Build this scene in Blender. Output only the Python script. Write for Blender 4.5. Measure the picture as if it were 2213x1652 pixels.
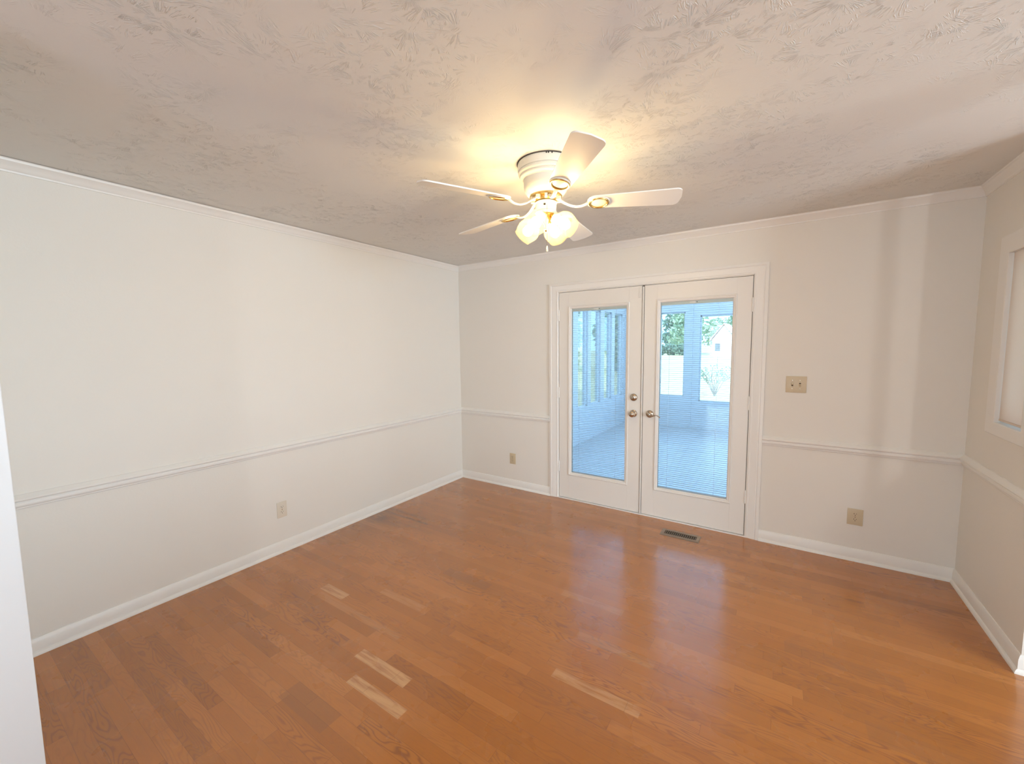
import bpy, bmesh, math, random
from mathutils import Vector, Matrix

for o in list(bpy.data.objects):
    bpy.data.objects.remove(o)
random.seed(7)
SC = bpy.context.scene
COL = SC.collection
PI = math.pi

# ------------------------------------------------------------------ camera
cam_d = bpy.data.cameras.new('camera')
cam = bpy.data.objects.new('camera', cam_d)
COL.objects.link(cam)
SC.camera = cam
yaw, pitch, roll = -0.5816, -0.0865, -0.0108
fwd = Vector((math.sin(yaw) * math.cos(pitch), math.cos(yaw) * math.cos(pitch), math.sin(pitch)))
rt0 = Vector((math.cos(yaw), -math.sin(yaw), 0))
up0 = rt0.cross(fwd)
rt = rt0 * math.cos(roll) + up0 * math.sin(roll)
up = rt0 * -math.sin(roll) + up0 * math.cos(roll)
mw = Matrix.Identity(4)
for i in range(3):
    mw[i][0], mw[i][1], mw[i][2] = rt[i], up[i], -fwd[i]
mw.translation = Vector((3.0962, -3.6219, 1.529))
cam.matrix_world = mw
cam_d.sensor_fit = 'HORIZONTAL'
cam_d.sensor_width = 36
cam_d.lens = 881.19 / 2213 * 36
cam_d.clip_start = 0.02
cam_d.clip_end = 500

# ------------------------------------------------------------------ view, world, sun, daylight
vs = SC.view_settings
SC.display_settings.display_device = 'sRGB'
vs.view_transform = 'Standard'
vs.look = 'None'
vs.gamma = 1
vs.use_curve_mapping = False
vs.exposure = 0.09
SC.cycles.max_bounces = 9
SC.cycles.diffuse_bounces = 5
SC.cycles.glossy_bounces = 4
SC.cycles.transparent_max_bounces = 24
SC.cycles.sample_clamp_indirect = 6
SC.cycles.adaptive_threshold = 0.06

SKY = 4.6
SUNW = 4.8
FANW = 135.0
KIT_A, KIT_A_COL = 205.0, (.76, .90, .98)
PATTERN, PATTERN_COL = 40.0, (1.0, .97, .95)
REAR, REAR_COL = 30.0, (1.0, .91, .68)
FAN_COL = (1.0, .82, .53)

world = bpy.data.worlds.new('world')
SC.world = world
world.use_nodes = True
bg = world.node_tree.nodes['Background']
bg.inputs[0].default_value = (0.40, 0.66, 1.0, 1)
bg.inputs[1].default_value = SKY

def add_light(name, kind, loc, energy, color, **kw):
    d = bpy.data.lights.new(name, kind)
    d.energy = energy
    d.color = color
    for k, v in kw.items():
        if k not in ('aim', 'parent'):
            setattr(d, k, v)
    o = bpy.data.objects.new(name, d)
    COL.objects.link(o)
    o.location = loc
    if 'aim' in kw:
        o.rotation_euler = (Vector(kw['aim']) - Vector(loc)).to_track_quat('-Z', 'Y').to_euler()
    if kw.get('parent'):
        o.parent = kw['parent']
    return o

add_light('sun', 'SUN', (3, -18, 22), SUNW, (1.0, 0.90, 0.72), angle=0.01, aim=(0, 0, 0))
# daylight by the kitchen window and patio door; the small light is added
add_light('kitchen_window_daylight', 'AREA', (7.93, -3.1, 1.4), KIT_A, KIT_A_COL,
          shape='RECTANGLE', size=2.1, size_y=1.2, aim=(0, -3.1, 1.2))
add_light('added_pattern_light', 'AREA', (6.1, -7.93, 1.5), PATTERN, PATTERN_COL,
          shape='RECTANGLE', size=.18, size_y=.18, aim=(3.6, 0, 1.0))  # added unseen source, kept small to cast the back wall shadow pattern
add_light('patio_door_daylight', 'AREA', (2.5, -7.93, 1.05), REAR, REAR_COL,
          shape='RECTANGLE', size=1.9, size_y=1.9, aim=(2.5, 0, 1.05))

# ------------------------------------------------------------------ mesh helpers
class MB:
    def __init__(self):
        self.bm = bmesh.new()

    def box(self, x0, x1, y0, y1, z0, z1, bev=0.0):
        r = bmesh.ops.create_cube(self.bm, size=1)
        vs_ = r['verts']
        for v in vs_:
            v.co = Vector((x0 + (v.co.x + .5) * (x1 - x0), y0 + (v.co.y + .5) * (y1 - y0), z0 + (v.co.z + .5) * (z1 - z0)))
        if bev > 0:
            es = list({e for v in vs_ for e in v.link_edges})
            bmesh.ops.bevel(self.bm, geom=es, offset=bev, segments=2, affect='EDGES', profile=0.6)
        return self

    def sweep(self, path, prof, cap=True):
        """path: list of (x, y); the profile's d goes to the LEFT of travel, z up."""
        n = len(path)
        rings = []
        for i, p in enumerate(path):
            p = Vector(p)
            a = (p - Vector(path[i - 1])).normalized() if i > 0 else None
            b = (Vector(path[i + 1]) - p).normalized() if i < n - 1 else None
            if a is None: a = b
            if b is None: b = a
            na, nb = Vector((-a.y, a.x)), Vector((-b.y, b.x))
            m = (na + nb).normalized()
            m = m / max(0.2, m.dot(na))
            rings.append([self.bm.verts.new((p.x + m.x * d, p.y + m.y * d, z)) for d, z in prof])
        k = len(prof)
        for r0, r1 in zip(rings, rings[1:]):
            for j in range(k):
                self.bm.faces.new((r0[j], r0[(j + 1) % k], r1[(j + 1) % k], r1[j]))
        if cap:
            self.bm.faces.new(rings[0])
            self.bm.faces.new(rings[-1])
        return self

    def lathe(self, prof, n=32, mat=None, closed=False):
        """prof: list of (r, z)"""
        mat = mat or Matrix.Identity(4)
        rings = []
        for r, z in prof:
            if r < 1e-5:
                rings.append([self.bm.verts.new(mat @ Vector((0, 0, z)))])
            else:
                rings.append([self.bm.verts.new(mat @ Vector((r * math.cos(2 * PI * i / n), r * math.sin(2 * PI * i / n), z))) for i in range(n)])
        pairs = list(zip(rings, rings[1:]))
        if closed:
            pairs.append((rings[-1], rings[0]))
        for a, b in pairs:
            for i in range(n):
                j = (i + 1) % n
                if len(a) == 1 and len(b) == 1: continue
                if len(a) == 1: self.bm.faces.new((a[0], b[i], b[j]))
                elif len(b) == 1: self.bm.faces.new((a[i], a[j], b[0]))
                else: self.bm.faces.new((a[i], a[j], b[j], b[i]))
        return self

    def tube(self, pts, rad, n=10, flat=1.0):
        pts = [Vector(p) for p in pts]
        rads = rad if isinstance(rad, (list, tuple)) else [rad] * len(pts)
        rings = []
        ref = None
        for i, p in enumerate(pts):
            t = (pts[min(i + 1, len(pts) - 1)] - pts[max(i - 1, 0)]).normalized()
            if ref is None:
                ref = Vector((0, 0, 1)) if abs(t.z) < .9 else Vector((1, 0, 0))
            u = t.cross(ref).normalized()
            w = u.cross(t).normalized()
            ref = w
            rings.append([self.bm.verts.new(p + u * math.cos(2 * PI * k / n) * rads[i] + w * math.sin(2 * PI * k / n) * rads[i] * flat) for k in range(n)])
        for a, b in zip(rings, rings[1:]):
            for i in range(n):
                j = (i + 1) % n
                self.bm.faces.new((a[i], a[j], b[j], b[i]))
        self.bm.faces.new(rings[0])
        self.bm.faces.new(rings[-1])
        return self

    def prism(self, outline, z0, z1, bev=0.0):
        """outline in xy, extruded z0..z1"""
        a = [self.bm.verts.new((x, y, z0)) for x, y in outline]
        b = [self.bm.verts.new((x, y, z1)) for x, y in outline]
        n = len(a)
        self.bm.faces.new(a)
        self.bm.faces.new(b)
        for i in range(n):
            j = (i + 1) % n
            self.bm.faces.new((a[i], a[j], b[j], b[i]))
        return self

    def xform(self, m):
        bmesh.ops.transform(self.bm, matrix=m, verts=self.bm.verts)
        return self

    def build(self, name, mat, parent=None, smooth=False, angle=35):
        bmesh.ops.recalc_face_normals(self.bm, faces=self.bm.faces)
        me = bpy.data.meshes.new(name)
        self.bm.to_mesh(me)
        self.bm.free()
        me.materials.append(mat)
        if smooth:
            for p in me.polygons:
                p.use_smooth = True
            me.set_sharp_from_angle(angle=math.radians(angle))
        o = bpy.data.objects.new(name, me)
        COL.objects.link(o)
        if parent:
            o.parent = parent
        return o

def tag(o, label, cat, group=None, kind=None):
    o['label'] = label
    o['category'] = cat
    if group: o['group'] = group
    if kind: o['kind'] = kind
    return o

def struct(o, label, cat):
    return tag(o, label, cat, kind='structure')

def empty(name, loc, label, cat, group=None, kind=None):
    o = bpy.data.objects.new(name, None)
    COL.objects.link(o)
    o.location = loc
    o.empty_display_size = .1
    return tag(o, label, cat, group, kind)

def copy_tree(o, parent=None):
    c = o.copy()
    COL.objects.link(c)
    if parent: c.parent = parent
    for ch in list(o.children):
        copy_tree(ch, c)
    return c

# ------------------------------------------------------------------ materials
class NT:
    def __init__(self, name):
        self.m = bpy.data.materials.new(name)
        self.m.use_nodes = True
        self.t = self.m.node_tree
        self.t.nodes.clear()
        self.out = self.n('ShaderNodeOutputMaterial')

    def n(self, typ, **kw):
        nd = self.t.nodes.new(typ)
        for k, v in kw.items():
            setattr(nd, k, v)
        return nd

    def link(self, a, b):
        self.t.links.new(a, b)

    def put(self, sock, v):
        if isinstance(v, bpy.types.NodeSocket): self.link(v, sock)
        elif isinstance(v, (tuple, list)) and len(v) == 3 and sock.type == 'RGBA': sock.default_value = (*v, 1)
        else: sock.default_value = v

    def math(self, op, a, b=0.0, c=0.0):
        nd = self.n('ShaderNodeMath', operation=op)
        for s, v in zip(nd.inputs, (a, b, c)):
            self.put(s, v)
        return nd.outputs[0]

    def xyz(self, x, y, z=0.0):
        nd = self.n('ShaderNodeCombineXYZ')
        for s, v in zip(nd.inputs, (x, y, z)):
            self.put(s, v)
        return nd.outputs[0]

    def mix(self, f, a, b, blend='MIX'):
        nd = self.n('ShaderNodeMix', data_type='RGBA', blend_type=blend)
        self.put(nd.inputs[0], f)
        self.put(nd.inputs[6], a)
        self.put(nd.inputs[7], b)
        return nd.outputs[2]

    def ramp(self, f, stops):
        nd = self.n('ShaderNodeValToRGB')
        els = nd.color_ramp.elements
        while len(els) < len(stops): els.new(0.5)
        for e, (p, c) in zip(els, stops):
            e.position = p
            e.color = (*c, 1) if len(c) == 3 else c
        self.put(nd.inputs[0], f)
        return nd.outputs[0]

    def noise(self, vec, scale=5, detail=3, rough=.5, dist=0.0):
        nd = self.n('ShaderNodeTexNoise')
        if vec is not None: self.put(nd.inputs['Vector'], vec)
        nd.inputs['Scale'].default_value = scale
        nd.inputs['Detail'].default_value = detail
        nd.inputs['Roughness'].default_value = rough
        nd.inputs['Distortion'].default_value = dist
        return nd.outputs['Fac']

    def white(self, vec):
        nd = self.n('ShaderNodeTexWhiteNoise', noise_dimensions='3D')
        self.put(nd.inputs['Vector'], vec)
        return nd.outputs['Value'], nd.outputs['Color']

    def coords(self):
        tc = self.n('ShaderNodeTexCoord')
        sp = self.n('ShaderNodeSeparateXYZ')
        self.link(tc.outputs['Object'], sp.inputs[0])
        return tc.outputs['Object'], sp.outputs

    def bsdf(self, color, rough=.5, metal=0.0, bump=None, bump_d=.001, bump_s=1.0, **kw):
        p = self.n('ShaderNodeBsdfPrincipled')
        self.put(p.inputs['Base Color'], color)
        self.put(p.inputs['Roughness'], rough)
        p.inputs['Metallic'].default_value = metal
        for k, v in kw.items():
            self.put(p.inputs[k.replace('_', ' ')], v)
        if bump is not None:
            b = self.n('ShaderNodeBump')
            b.inputs['Distance'].default_value = bump_d
            b.inputs['Strength'].default_value = bump_s
            self.put(b.inputs['Height'], bump)
            self.link(b.outputs[0], p.inputs['Normal'])
        self.link(p.outputs[0], self.out.inputs[0])
        return p

def paint(name, col, rough=.5, scale=60, bump=.0006, var=.03):
    k = NT(name)
    v, _ = k.coords()
    n1 = k.noise(v, 1.3, 3)
    c = k.mix(n1, tuple(x * (1 - var) for x in col), tuple(min(1, x * (1 + var)) for x in col))
    k.bsdf(c, rough, bump=k.noise(v, scale, 4), bump_d=bump, bump_s=.5)
    return k.m

M = {}
M['wall'] = paint('wall_paint', (.80, .775, .725), .6, 90, .0006, .015)
M['trim'] = paint('trim_paint', (.83, .815, .785), .35, 25, .0004, .015)
M['shaded_trim'] = paint('shaded_trim_paint', (.70, .72, .74), .4, 25, .0004, .015)  # white trim copy, greyed in the colour as if under dimmer light
M['door'] = paint('door_paint', (.80, .775, .735), .38, 30, .0003, .015)
M['fan'] = paint('fan_enamel', (.80, .765, .66), .3, 12, .0001, .01)
M['blade'] = paint('blade_white', (.88, .865, .82), .35, 12, .0001, .01)
M['ivory'] = paint('ivory_plastic', (.62, .52, .36), .35, 20, .0001, .02)
M['almond'] = paint('almond_plastic', (.72, .66, .56), .35, 20, .0001, .02)
M['slot'] = paint('dark_slot', (.04, .03, .02), .6, 20, .0001)
M['gap'] = paint('seal_and_shadow_gap', (.10, .085, .07), .8, 20, .0001)
M['vinyl'] = paint('white_vinyl', (.82, .83, .84), .4, 20, .0002)
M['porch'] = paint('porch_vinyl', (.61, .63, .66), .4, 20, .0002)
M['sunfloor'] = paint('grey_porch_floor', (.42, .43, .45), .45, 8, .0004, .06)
M['siding'] = paint('pale_siding', (.80, .66, .60), .7, 6, .001)
M['shingle'] = paint('pinkish_shingle', (.62, .42, .38), .8, 40, .004, .1)
M['glassdark'] = paint('dark_window', (.10, .12, .14), .15, 5, .0001)
M['bark'] = paint('grey_bark', (.20, .17, .14), .9, 20, .01, .2)

def metal(name, col, rough):
    k = NT(name)
    v, _ = k.coords()
    k.bsdf(col, rough, 1.0, bump=k.noise(v, 120, 3), bump_d=.0001, bump_s=.3)
    return k.m
M['nickel'] = metal('satin_nickel', (.50, .43, .35), .22)
M['brass'] = metal('gold_brass', (.80, .58, .22), .25)
M['register'] = metal('brown_steel', (.42, .34, .27), .42)

def ceiling_mat():
    k = NT('stomped_ceiling')
    v, xyz = k.coords()
    # crow's-foot brush stomps: strokes that radiate from scattered centres
    def stomps(scale, seed):
        sh = k.n('ShaderNodeVectorMath', operation='ADD')
        k.link(v, sh.inputs[0]); sh.inputs[1].default_value = (seed, seed * .7, 0)
        vo = k.n('ShaderNodeTexVoronoi', voronoi_dimensions='2D')
        vo.inputs['Scale'].default_value = scale
        k.link(sh.outputs[0], vo.inputs['Vector'])
        sub = k.n('ShaderNodeVectorMath', operation='SUBTRACT')
        k.link(sh.outputs[0], sub.inputs[0]); k.link(vo.outputs['Position'], sub.inputs[1])
        s = k.n('ShaderNodeSeparateXYZ'); k.link(sub.outputs[0], s.inputs[0])
        ang = k.math('ARCTAN2', s.outputs[1], s.outputs[0])
        ln = k.n('ShaderNodeVectorMath', operation='LENGTH'); k.link(k.xyz(s.outputs[0], s.outputs[1], 0.0), ln.inputs[0])
        sc_ = k.n('ShaderNodeSeparateColor'); k.link(vo.outputs['Color'], sc_.inputs[0])
        cs, sn = k.math('COSINE', ang), k.math('SINE', ang)
        vec = k.xyz(k.math('MULTIPLY', cs, 5.0), k.math('MULTIPLY', sn, 5.0),
                    k.math('ADD', k.math('MULTIPLY', ln.outputs['Value'], 7.0), k.math('MULTIPLY', sc_.outputs[0], 40)))
        nz = k.noise(vec, 1.6, 2, .55)
        ridge = k.math('SUBTRACT', 1.0, k.math('MULTIPLY', k.math('ABSOLUTE', k.math('SUBTRACT', nz, .53)), 20.0))
        ridge = k.math('MAXIMUM', ridge, 0.0)
        near = k.math('SUBTRACT', 1.0, k.math('MULTIPLY', ln.outputs['Value'], scale * 1.25))
        near = k.math('MAXIMUM', near, 0.0)
        near = k.math('MINIMUM', k.math('MULTIPLY', near, 2.5), 1.0)
        core = k.n('ShaderNodeMapRange'); k.put(core.inputs[0], ln.outputs['Value'])
        core.inputs[1].default_value = .012; core.inputs[2].default_value = .030
        gate = k.ramp(k.noise(sh.outputs[0], 26, 2), [(.50, (0, 0, 0)), (.60, (1, 1, 1))])
        return k.math('MULTIPLY', k.math('MULTIPLY', ridge, near), k.math('MULTIPLY', core.outputs[0], gate))
    a = stomps(5.5, 0.0)
    b = stomps(6.2, 3.17)
    patch = k.noise(v, 2.4, 2)
    patch = k.ramp(patch, [(.40, (.06, .06, .06)), (.60, (1, 1, 1))])
    h = k.math('MULTIPLY', k.math('MAXIMUM', a, b), patch)
    h = k.math('ADD', h, k.math('MULTIPLY', k.noise(v, 150, 3), .06))
    k.bsdf((.79, .79, .765), .7, bump=h, bump_d=.0034, bump_s=.75)
    return k.m
M['ceiling'] = ceiling_mat()

def floor_mat():
    k = NT('oak_strip_floor')
    v, xyz = k.coords()
    x, y = xyz[0], xyz[1]
    W_ = 0.059
    ry = k.math('DIVIDE', k.math('ADD', y, 1.994), W_)
    row = k.math('FLOOR', ry)
    fy = k.math('SUBTRACT', ry, row)
    r1, rc = k.white(k.xyz(row, 3.7, 1.1))
    r2, _ = k.white(k.xyz(row, 9.2, 4.3))
    L = k.math('ADD', .38, k.math('MULTIPLY', r1, .55))
    rx = k.math('ADD', k.math('DIVIDE', x, L), k.math('MULTIPLY', r2, 11.3))
    colm = k.math('FLOOR', rx)
    fx = k.math('SUBTRACT', rx, colm)
    p1, pc = k.white(k.xyz(row, colm, 2.2))
    p2, _ = k.white(k.xyz(row, colm, 7.9))
    p3, _ = k.white(k.xyz(row, colm, 15.3))
    base = k.ramp(p1, [(0.0, (.40, .139, .019)), (.25, (.445, .155, .022)), (.62, (.475, .168, .025)), (.88, (.51, .186, .032)), (1.0, (.56, .22, .05))])
    off = k.math('MULTIPLY', p2, 37.0)
    # fine pores
    g1 = k.noise(k.xyz(k.math('ADD', k.math('MULTIPLY', x, 6.0), off), k.math('MULTIPLY', y, 140.0), off), 1.0, 5, .6)
    base = k.mix(k.math('MULTIPLY', k.math('SUBTRACT', g1, .35), .55), base, (.30, .115, .035))
    # cathedral figure: contour lines of a stretched field, strong on some boards only
    fld = k.noise(k.xyz(k.math('ADD', k.math('MULTIPLY', x, 2.6), off), k.math('ADD', k.math('MULTIPLY', y, 15.0), off), off), 1.0, 1.5, .5, .25)
    ln = k.math('SINE', k.math('MULTIPLY', fld, 95.0))
    ln = k.math('POWER', k.math('MULTIPLY_ADD', ln, .5, .5), 4.0)
    st = k.math('MULTIPLY', k.math('POWER', p3, 2.0), .95)
    base = k.mix(k.math('MULTIPLY', ln, st), base, (.27, .095, .028))
    # named pale sapwood boards and the water-darkened strip by the left wall
    def boxmask(x0, x1, y0, y1, soft=.004):
        def edge(s, lo, hi):
            a = k.n('ShaderNodeMapRange'); k.put(a.inputs[0], s)
            a.inputs[1].default_value = lo - soft; a.inputs[2].default_value = lo + soft
            b = k.n('ShaderNodeMapRange'); k.put(b.inputs[0], s)
            b.inputs[1].default_value = hi + soft; b.inputs[2].default_value = hi - soft
            return k.math('MULTIPLY', a.outputs[0], b.outputs[0])
        return k.math('MULTIPLY', edge(x, x0, x1), edge(y, y0, y1))
    sap = k.ramp(k.noise(k.xyz(k.math('MULTIPLY', x, 5.0), k.math('MULTIPLY', y, 48.0), 0.3), 1.0, 3, .55, .4),
                 [(.36, (.46, .20, .07)), (.52, (.66, .37, .17)), (.7, (.72, .42, .20))])
    for (x0, x1, y0, y1, f) in ((1.38, 1.73, -2.469, -2.410, 1.0), (1.485, 1.834, -2.588, -2.535, 1.0), (.69, .912, -2.226, -2.166, .75),
                                (2.262, 2.665, -2.05, -1.994, .6), (.736, 1.47, -2.285, -2.240, .22), (1.05, 1.40, -2.05, -1.994, .3),
                                (2.02, 2.40, -1.465, -1.405, .25), (2.25, 2.65, -1.76, -1.70, .25)):
        base = k.mix(k.math('MULTIPLY', boxmask(x0, x1, y0, y1, .0015), f), base, sap)
    for (x0, x1, y0, y1, f) in ((1.235, 1.60, -1.678, -1.60, .5), (1.30, 1.62, -2.80, -2.70, .5), (3.17, 3.62, -1.288, -1.20, .35), (3.44, 3.95, -1.665, -1.56, .35)):
        base = k.mix(k.math('MULTIPLY', boxmask(x0, x1, y0, y1, .002), f), base, (.29, .115, .036))
    sn = k.ramp(k.noise(k.xyz(k.math('MULTIPLY', x, 9.0), k.math('MULTIPLY', y, 60.0), 4.0), 1.0, 4, .6), [(.32, (.25, .25, .25)), (.55, (1, 1, 1))])
    for (x0, x1, y0, y1, f, so) in ((-.1, .60, -1.185, -1.165, .85, .012), (-.1, .52, -1.122, -1.085, .5, .025), (.1, .45, -1.345, -1.30, .55, .04),
                                    (-.1, .22, -1.38, -1.16, .55, .08), (-.1, .35, -1.75, -1.2, .28, .15), (.45, .75, -1.30, -1.27, .35, .03)):
        base = k.mix(k.math('MULTIPLY', k.math('MULTIPLY', boxmask(x0, x1, y0, y1, so), sn), f), base, (.06, .035, .025))
    # broad wear tint
    wt = k.noise(v, .8, 2)
    base = k.mix(k.math('MULTIPLY', wt, .22), base, (.33, .125, .032))
    # seams
    seam_y = k.math('MINIMUM', fy, k.math('SUBTRACT', 1.0, fy))
    sy = k.math('LESS_THAN', seam_y, .012)
    seam_x = k.math('MULTIPLY', k.math('MINIMUM', fx, k.math('SUBTRACT', 1.0, fx)), L)
    sx = k.math('LESS_THAN', seam_x, .0009)
    seam = k.math('MAXIMUM', sy, sx)
    base = k.mix(k.math('MULTIPLY', seam, .38), base, (.12, .045, .015))
    hgt = k.math('SUBTRACT', k.math('MULTIPLY', g1, .10), k.math('MULTIPLY', seam, .5))
    hgt = k.math('ADD', hgt, k.math('MULTIPLY', p2, .18))
    rough = k.math('ADD', .20, k.math('MULTIPLY', k.noise(v, 3.0, 4), .16))
    k.bsdf(base, rough, bump=hgt, bump_d=.0006, bump_s=.35, Specular_IOR_Level=.2, Coat_Weight=1.0, Coat_Roughness=.17, Coat_IOR=1.58)
    return k.m
M['floor'] = floor_mat()

def glass_mat(name, refl=.07, tint=(1, 1, 1)):
    k = NT(name)
    tr = k.n('ShaderNodeBsdfTransparent'); tr.inputs[0].default_value = (*tint, 1)
    gl = k.n('ShaderNodeBsdfGlossy'); gl.inputs['Roughness'].default_value = .02
    fr = k.n('ShaderNodeFresnel'); fr.inputs[0].default_value = 1.45
    mx = k.n('ShaderNodeMixShader')
    k.link(k.math('MULTIPLY', fr.outputs[0], refl / .04), mx.inputs[0])
    k.link(tr.outputs[0], mx.inputs[1]); k.link(gl.outputs[0], mx.inputs[2])
    k.link(mx.outputs[0], k.out.inputs[0])
    return k.m
M['glass'] = glass_mat('clear_glass', .03)

def frosted():
    k = NT('frosted_lamp_glass')
    v, _ = k.coords()
    tr = k.n('ShaderNodeBsdfTransparent'); tr.inputs[0].default_value = (1, .93, .80, 1)
    tl = k.n('ShaderNodeBsdfTranslucent'); tl.inputs[0].default_value = (1.0, .90, .58, 1)
    df = k.n('ShaderNodeBsdfDiffuse'); df.inputs[0].default_value = (.96, .86, .56, 1)
    m1 = k.n('ShaderNodeMixShader'); m1.inputs[0].default_value = .45
    k.link(tl.outputs[0], m1.inputs[1]); k.link(df.outputs[0], m1.inputs[2])
    m2 = k.n('ShaderNodeMixShader'); m2.inputs[0].default_value = .045
    k.link(tr.outputs[0], m2.inputs[1]); k.link(m1.outputs[0], m2.inputs[2])
    k.link(m2.outputs[0], k.out.inputs[0])
    return k.m
M['frost'] = frosted()

def bulb_mat():
    k = NT('lit_bulb')
    e = k.n('ShaderNodeEmission'); e.inputs[0].default_value = (*FAN_COL, 1); e.inputs[1].default_value = FANW
    k.link(e.outputs[0], k.out.inputs[0])
    return k.m
M['bulb'] = bulb_mat()

def translucent_cloth(name, col, t=.45):
    k = NT(name)
    v, _ = k.coords()
    c = k.mix(k.noise(v, 200, 2), tuple(x * .97 for x in col), col)
    tl = k.n('ShaderNodeBsdfTranslucent'); k.put(tl.inputs[0], c)
    df = k.n('ShaderNodeBsdfDiffuse'); k.put(df.inputs[0], c)
    mx = k.n('ShaderNodeMixShader'); mx.inputs[0].default_value = 1 - t
    k.link(tl.outputs[0], mx.inputs[1]); k.link(df.outputs[0], mx.inputs[2])
    k.link(mx.outputs[0], k.out.inputs[0])
    return k.m
M['shade'] = translucent_cloth('cream_shade_cloth', (.94, .83, .74), .5)
M['unseen_roof'] = translucent_cloth('translucent_roof', (.93, .94, .95), .62)  # unseen roof made translucent to brighten the sunroom and floor reflection
M['doorglass'] = glass_mat('tinted_door_glass', .03, (.94, .985, 1.0))
M['slat'] = translucent_cloth('white_slat', (.86, .87, .90), .25)

def leaf(name, a, b):
    k = NT(name)
    v, _ = k.coords()
    c = k.mix(k.noise(v, 3, 3), a, b)
    tl = k.n('ShaderNodeBsdfTranslucent'); k.put(tl.inputs[0], c)
    df = k.n('ShaderNodeBsdfDiffuse'); k.put(df.inputs[0], c)
    mx = k.n('ShaderNodeMixShader'); mx.inputs[0].default_value = .65
    k.link(tl.outputs[0], mx.inputs[1]); k.link(df.outputs[0], mx.inputs[2])
    k.link(mx.outputs[0], k.out.inputs[0])
    return k.m
M['leaf'] = leaf('mid_green_leaves', (.36, .46, .30), (.52, .62, .44))
M['leafdark'] = leaf('dark_green_leaves', (.20, .29, .22), (.32, .42, .32))

def lawn_mat():
    k = NT('dry_lawn')
    v, _ = k.coords()
    c = k.mix(k.noise(v, .25, 4), (.46, .46, .24), (.62, .58, .36))
    k.bsdf(c, .9, bump=k.noise(v, 30, 3), bump_d=.02)
    return k.m
M['lawn'] = lawn_mat()

# ------------------------------------------------------------------ room dimensions
W, H = 4.08, 2.44
STUB = -.865            # y of the outside corner that ends the short right wall
DX0, DX1 = 1.258, 2.921   # rough door opening
DTOP = 2.058
FX1, FY0 = 8.0, -8.0    # far limits of the open-plan space behind and beside the camera

# ------------------------------------------------------------------ shell
f = MB().box(0, FX1, FY0, STUB, -.1, 0)
f.box(0, W, STUB, .14, -.1, 0)
struct(f.build('floor', M['floor']), 'reddish oak strip floor running across the whole room', 'floor')
c = MB().box(-.2, FX1 + .2, FY0 - 2.2, .14, H, H + .12)  # rear edge extended as an unseen added overhang to keep the sun out
struct(c.build('ceiling', M['ceiling']), 'off white stomp textured ceiling above the room', 'ceiling')
w = MB().box(-.15, 0, FY0, .14, -.1, H)
struct(w.build('wall_left', M['wall']), 'long plain cream wall on the left with one outlet', 'wall')
w = MB().box(0, DX0, 0, .14, -.1, H).box(DX1, W, 0, .14, -.1, H).box(DX0, DX1, 0, .14, DTOP, H)
struct(w.build('wall_back', M['wall']), 'cream wall at the back holding the glazed double doors', 'wall')
# short right wall with its narrow window opening
WY0, WY1, WZ0, WZ1 = -.70, -.405, 1.098, 1.985
G_ = .006
w = MB().box(W, W + .15, STUB, WY0 - G_, -.1, H).box(W, W + .15, WY1 + G_, .14, -.1, H)
w.box(W, W + .15, WY0 - G_, WY1 + G_, -.1, WZ0 - G_).box(W, W + .15, WY0 - G_, WY1 + G_, WZ1 + G_, H)
struct(w.build('wall_right', M['wall']), 'short cream wall on the right holding the shaded window', 'wall')
w = MB().box(W + .15, FX1 + .15, STUB, STUB + .15, -.1, H)
struct(w.build('wall_kitchen', M['wall']), 'cream wall turning away to the right past the outside corner', 'wall')
# wall by the camera, on the left of the cased opening
w = MB().box(0, 1.235, -3.585, -3.47, 0, H)
struct(w.build('wall_near', M['wall']), 'end of the near wall beside the camera at the left frame edge', 'wall')
b = MB()
cur = FY0
for y0, y1 in ((-4.2, -2.0),):
    b.box(FX1, FX1 + .15, cur, y0, -.1, H)
    b.box(FX1, FX1 + .15, y0, y1, -.1, .85).box(FX1, FX1 + .15, y0, y1, 2.1, H)
    cur = y1
b.box(FX1, FX1 + .15, cur, STUB, -.1, H)
struct(b.build('wall_east', M['wall']), 'cream outer wall of the adjoining kitchen behind the camera', 'wall')
w = MB().box(0, 1.5, FY0 - .15, FY0, -.1, H).box(3.5, 5.95, FY0 - .15, FY0, -.1, H).box(6.25, FX1, FY0 - .15, FY0, -.1, H).box(5.95, 6.25, FY0 - .15, FY0, -.1, 1.35).box(5.95, 6.25, FY0 - .15, FY0, 1.65, H).box(1.5, 3.5, FY0 - .15, FY0, 2.05, H).box(1.5, 3.5, FY0 - .15, FY0, -.1, 0)
struct(w.build('wall_rear', M['wall']), 'cream outer wall of the adjoining space behind the camera', 'wall')
def plain_window(nm, x0, x1, y0, y1, z0, z1, label, cat='window'):
    b = MB()
    t = .05
    if x1 - x0 < y1 - y0:
        b.box(x0, x1, y0, y0 + t, z0, z1).box(x0, x1, y1 - t, y1, z0, z1).box(x0, x1, y0, y1, z0, z0 + t).box(x0, x1, y0, y1, z1 - t, z1).box(x0, x1, y0, y1, (z0 + z1) / 2 - .02, (z0 + z1) / 2 + .02)
        g = MB().box((x0 + x1) / 2 - .003, (x0 + x1) / 2 + .003, y0, y1, z0, z1)
    else:
        b.box(x0, x0 + t, y0, y1, z0, z1).box(x1 - t, x1, y0, y1, z0, z1).box(x0, x1, y0, y1, z0, z0 + t).box(x0, x1, y0, y1, z1 - t, z1).box((x0 + x1) / 2 - .03, (x0 + x1) / 2 + .03, y0, y1, z0, z1)
        g = MB().box(x0, x1, (y0 + y1) / 2 - .003, (y0 + y1) / 2 + .003, z0, z1)
    o = struct(b.build(nm, M['trim']), label, cat)
    g.build('glass_pane', M['glass'], o)
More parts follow.
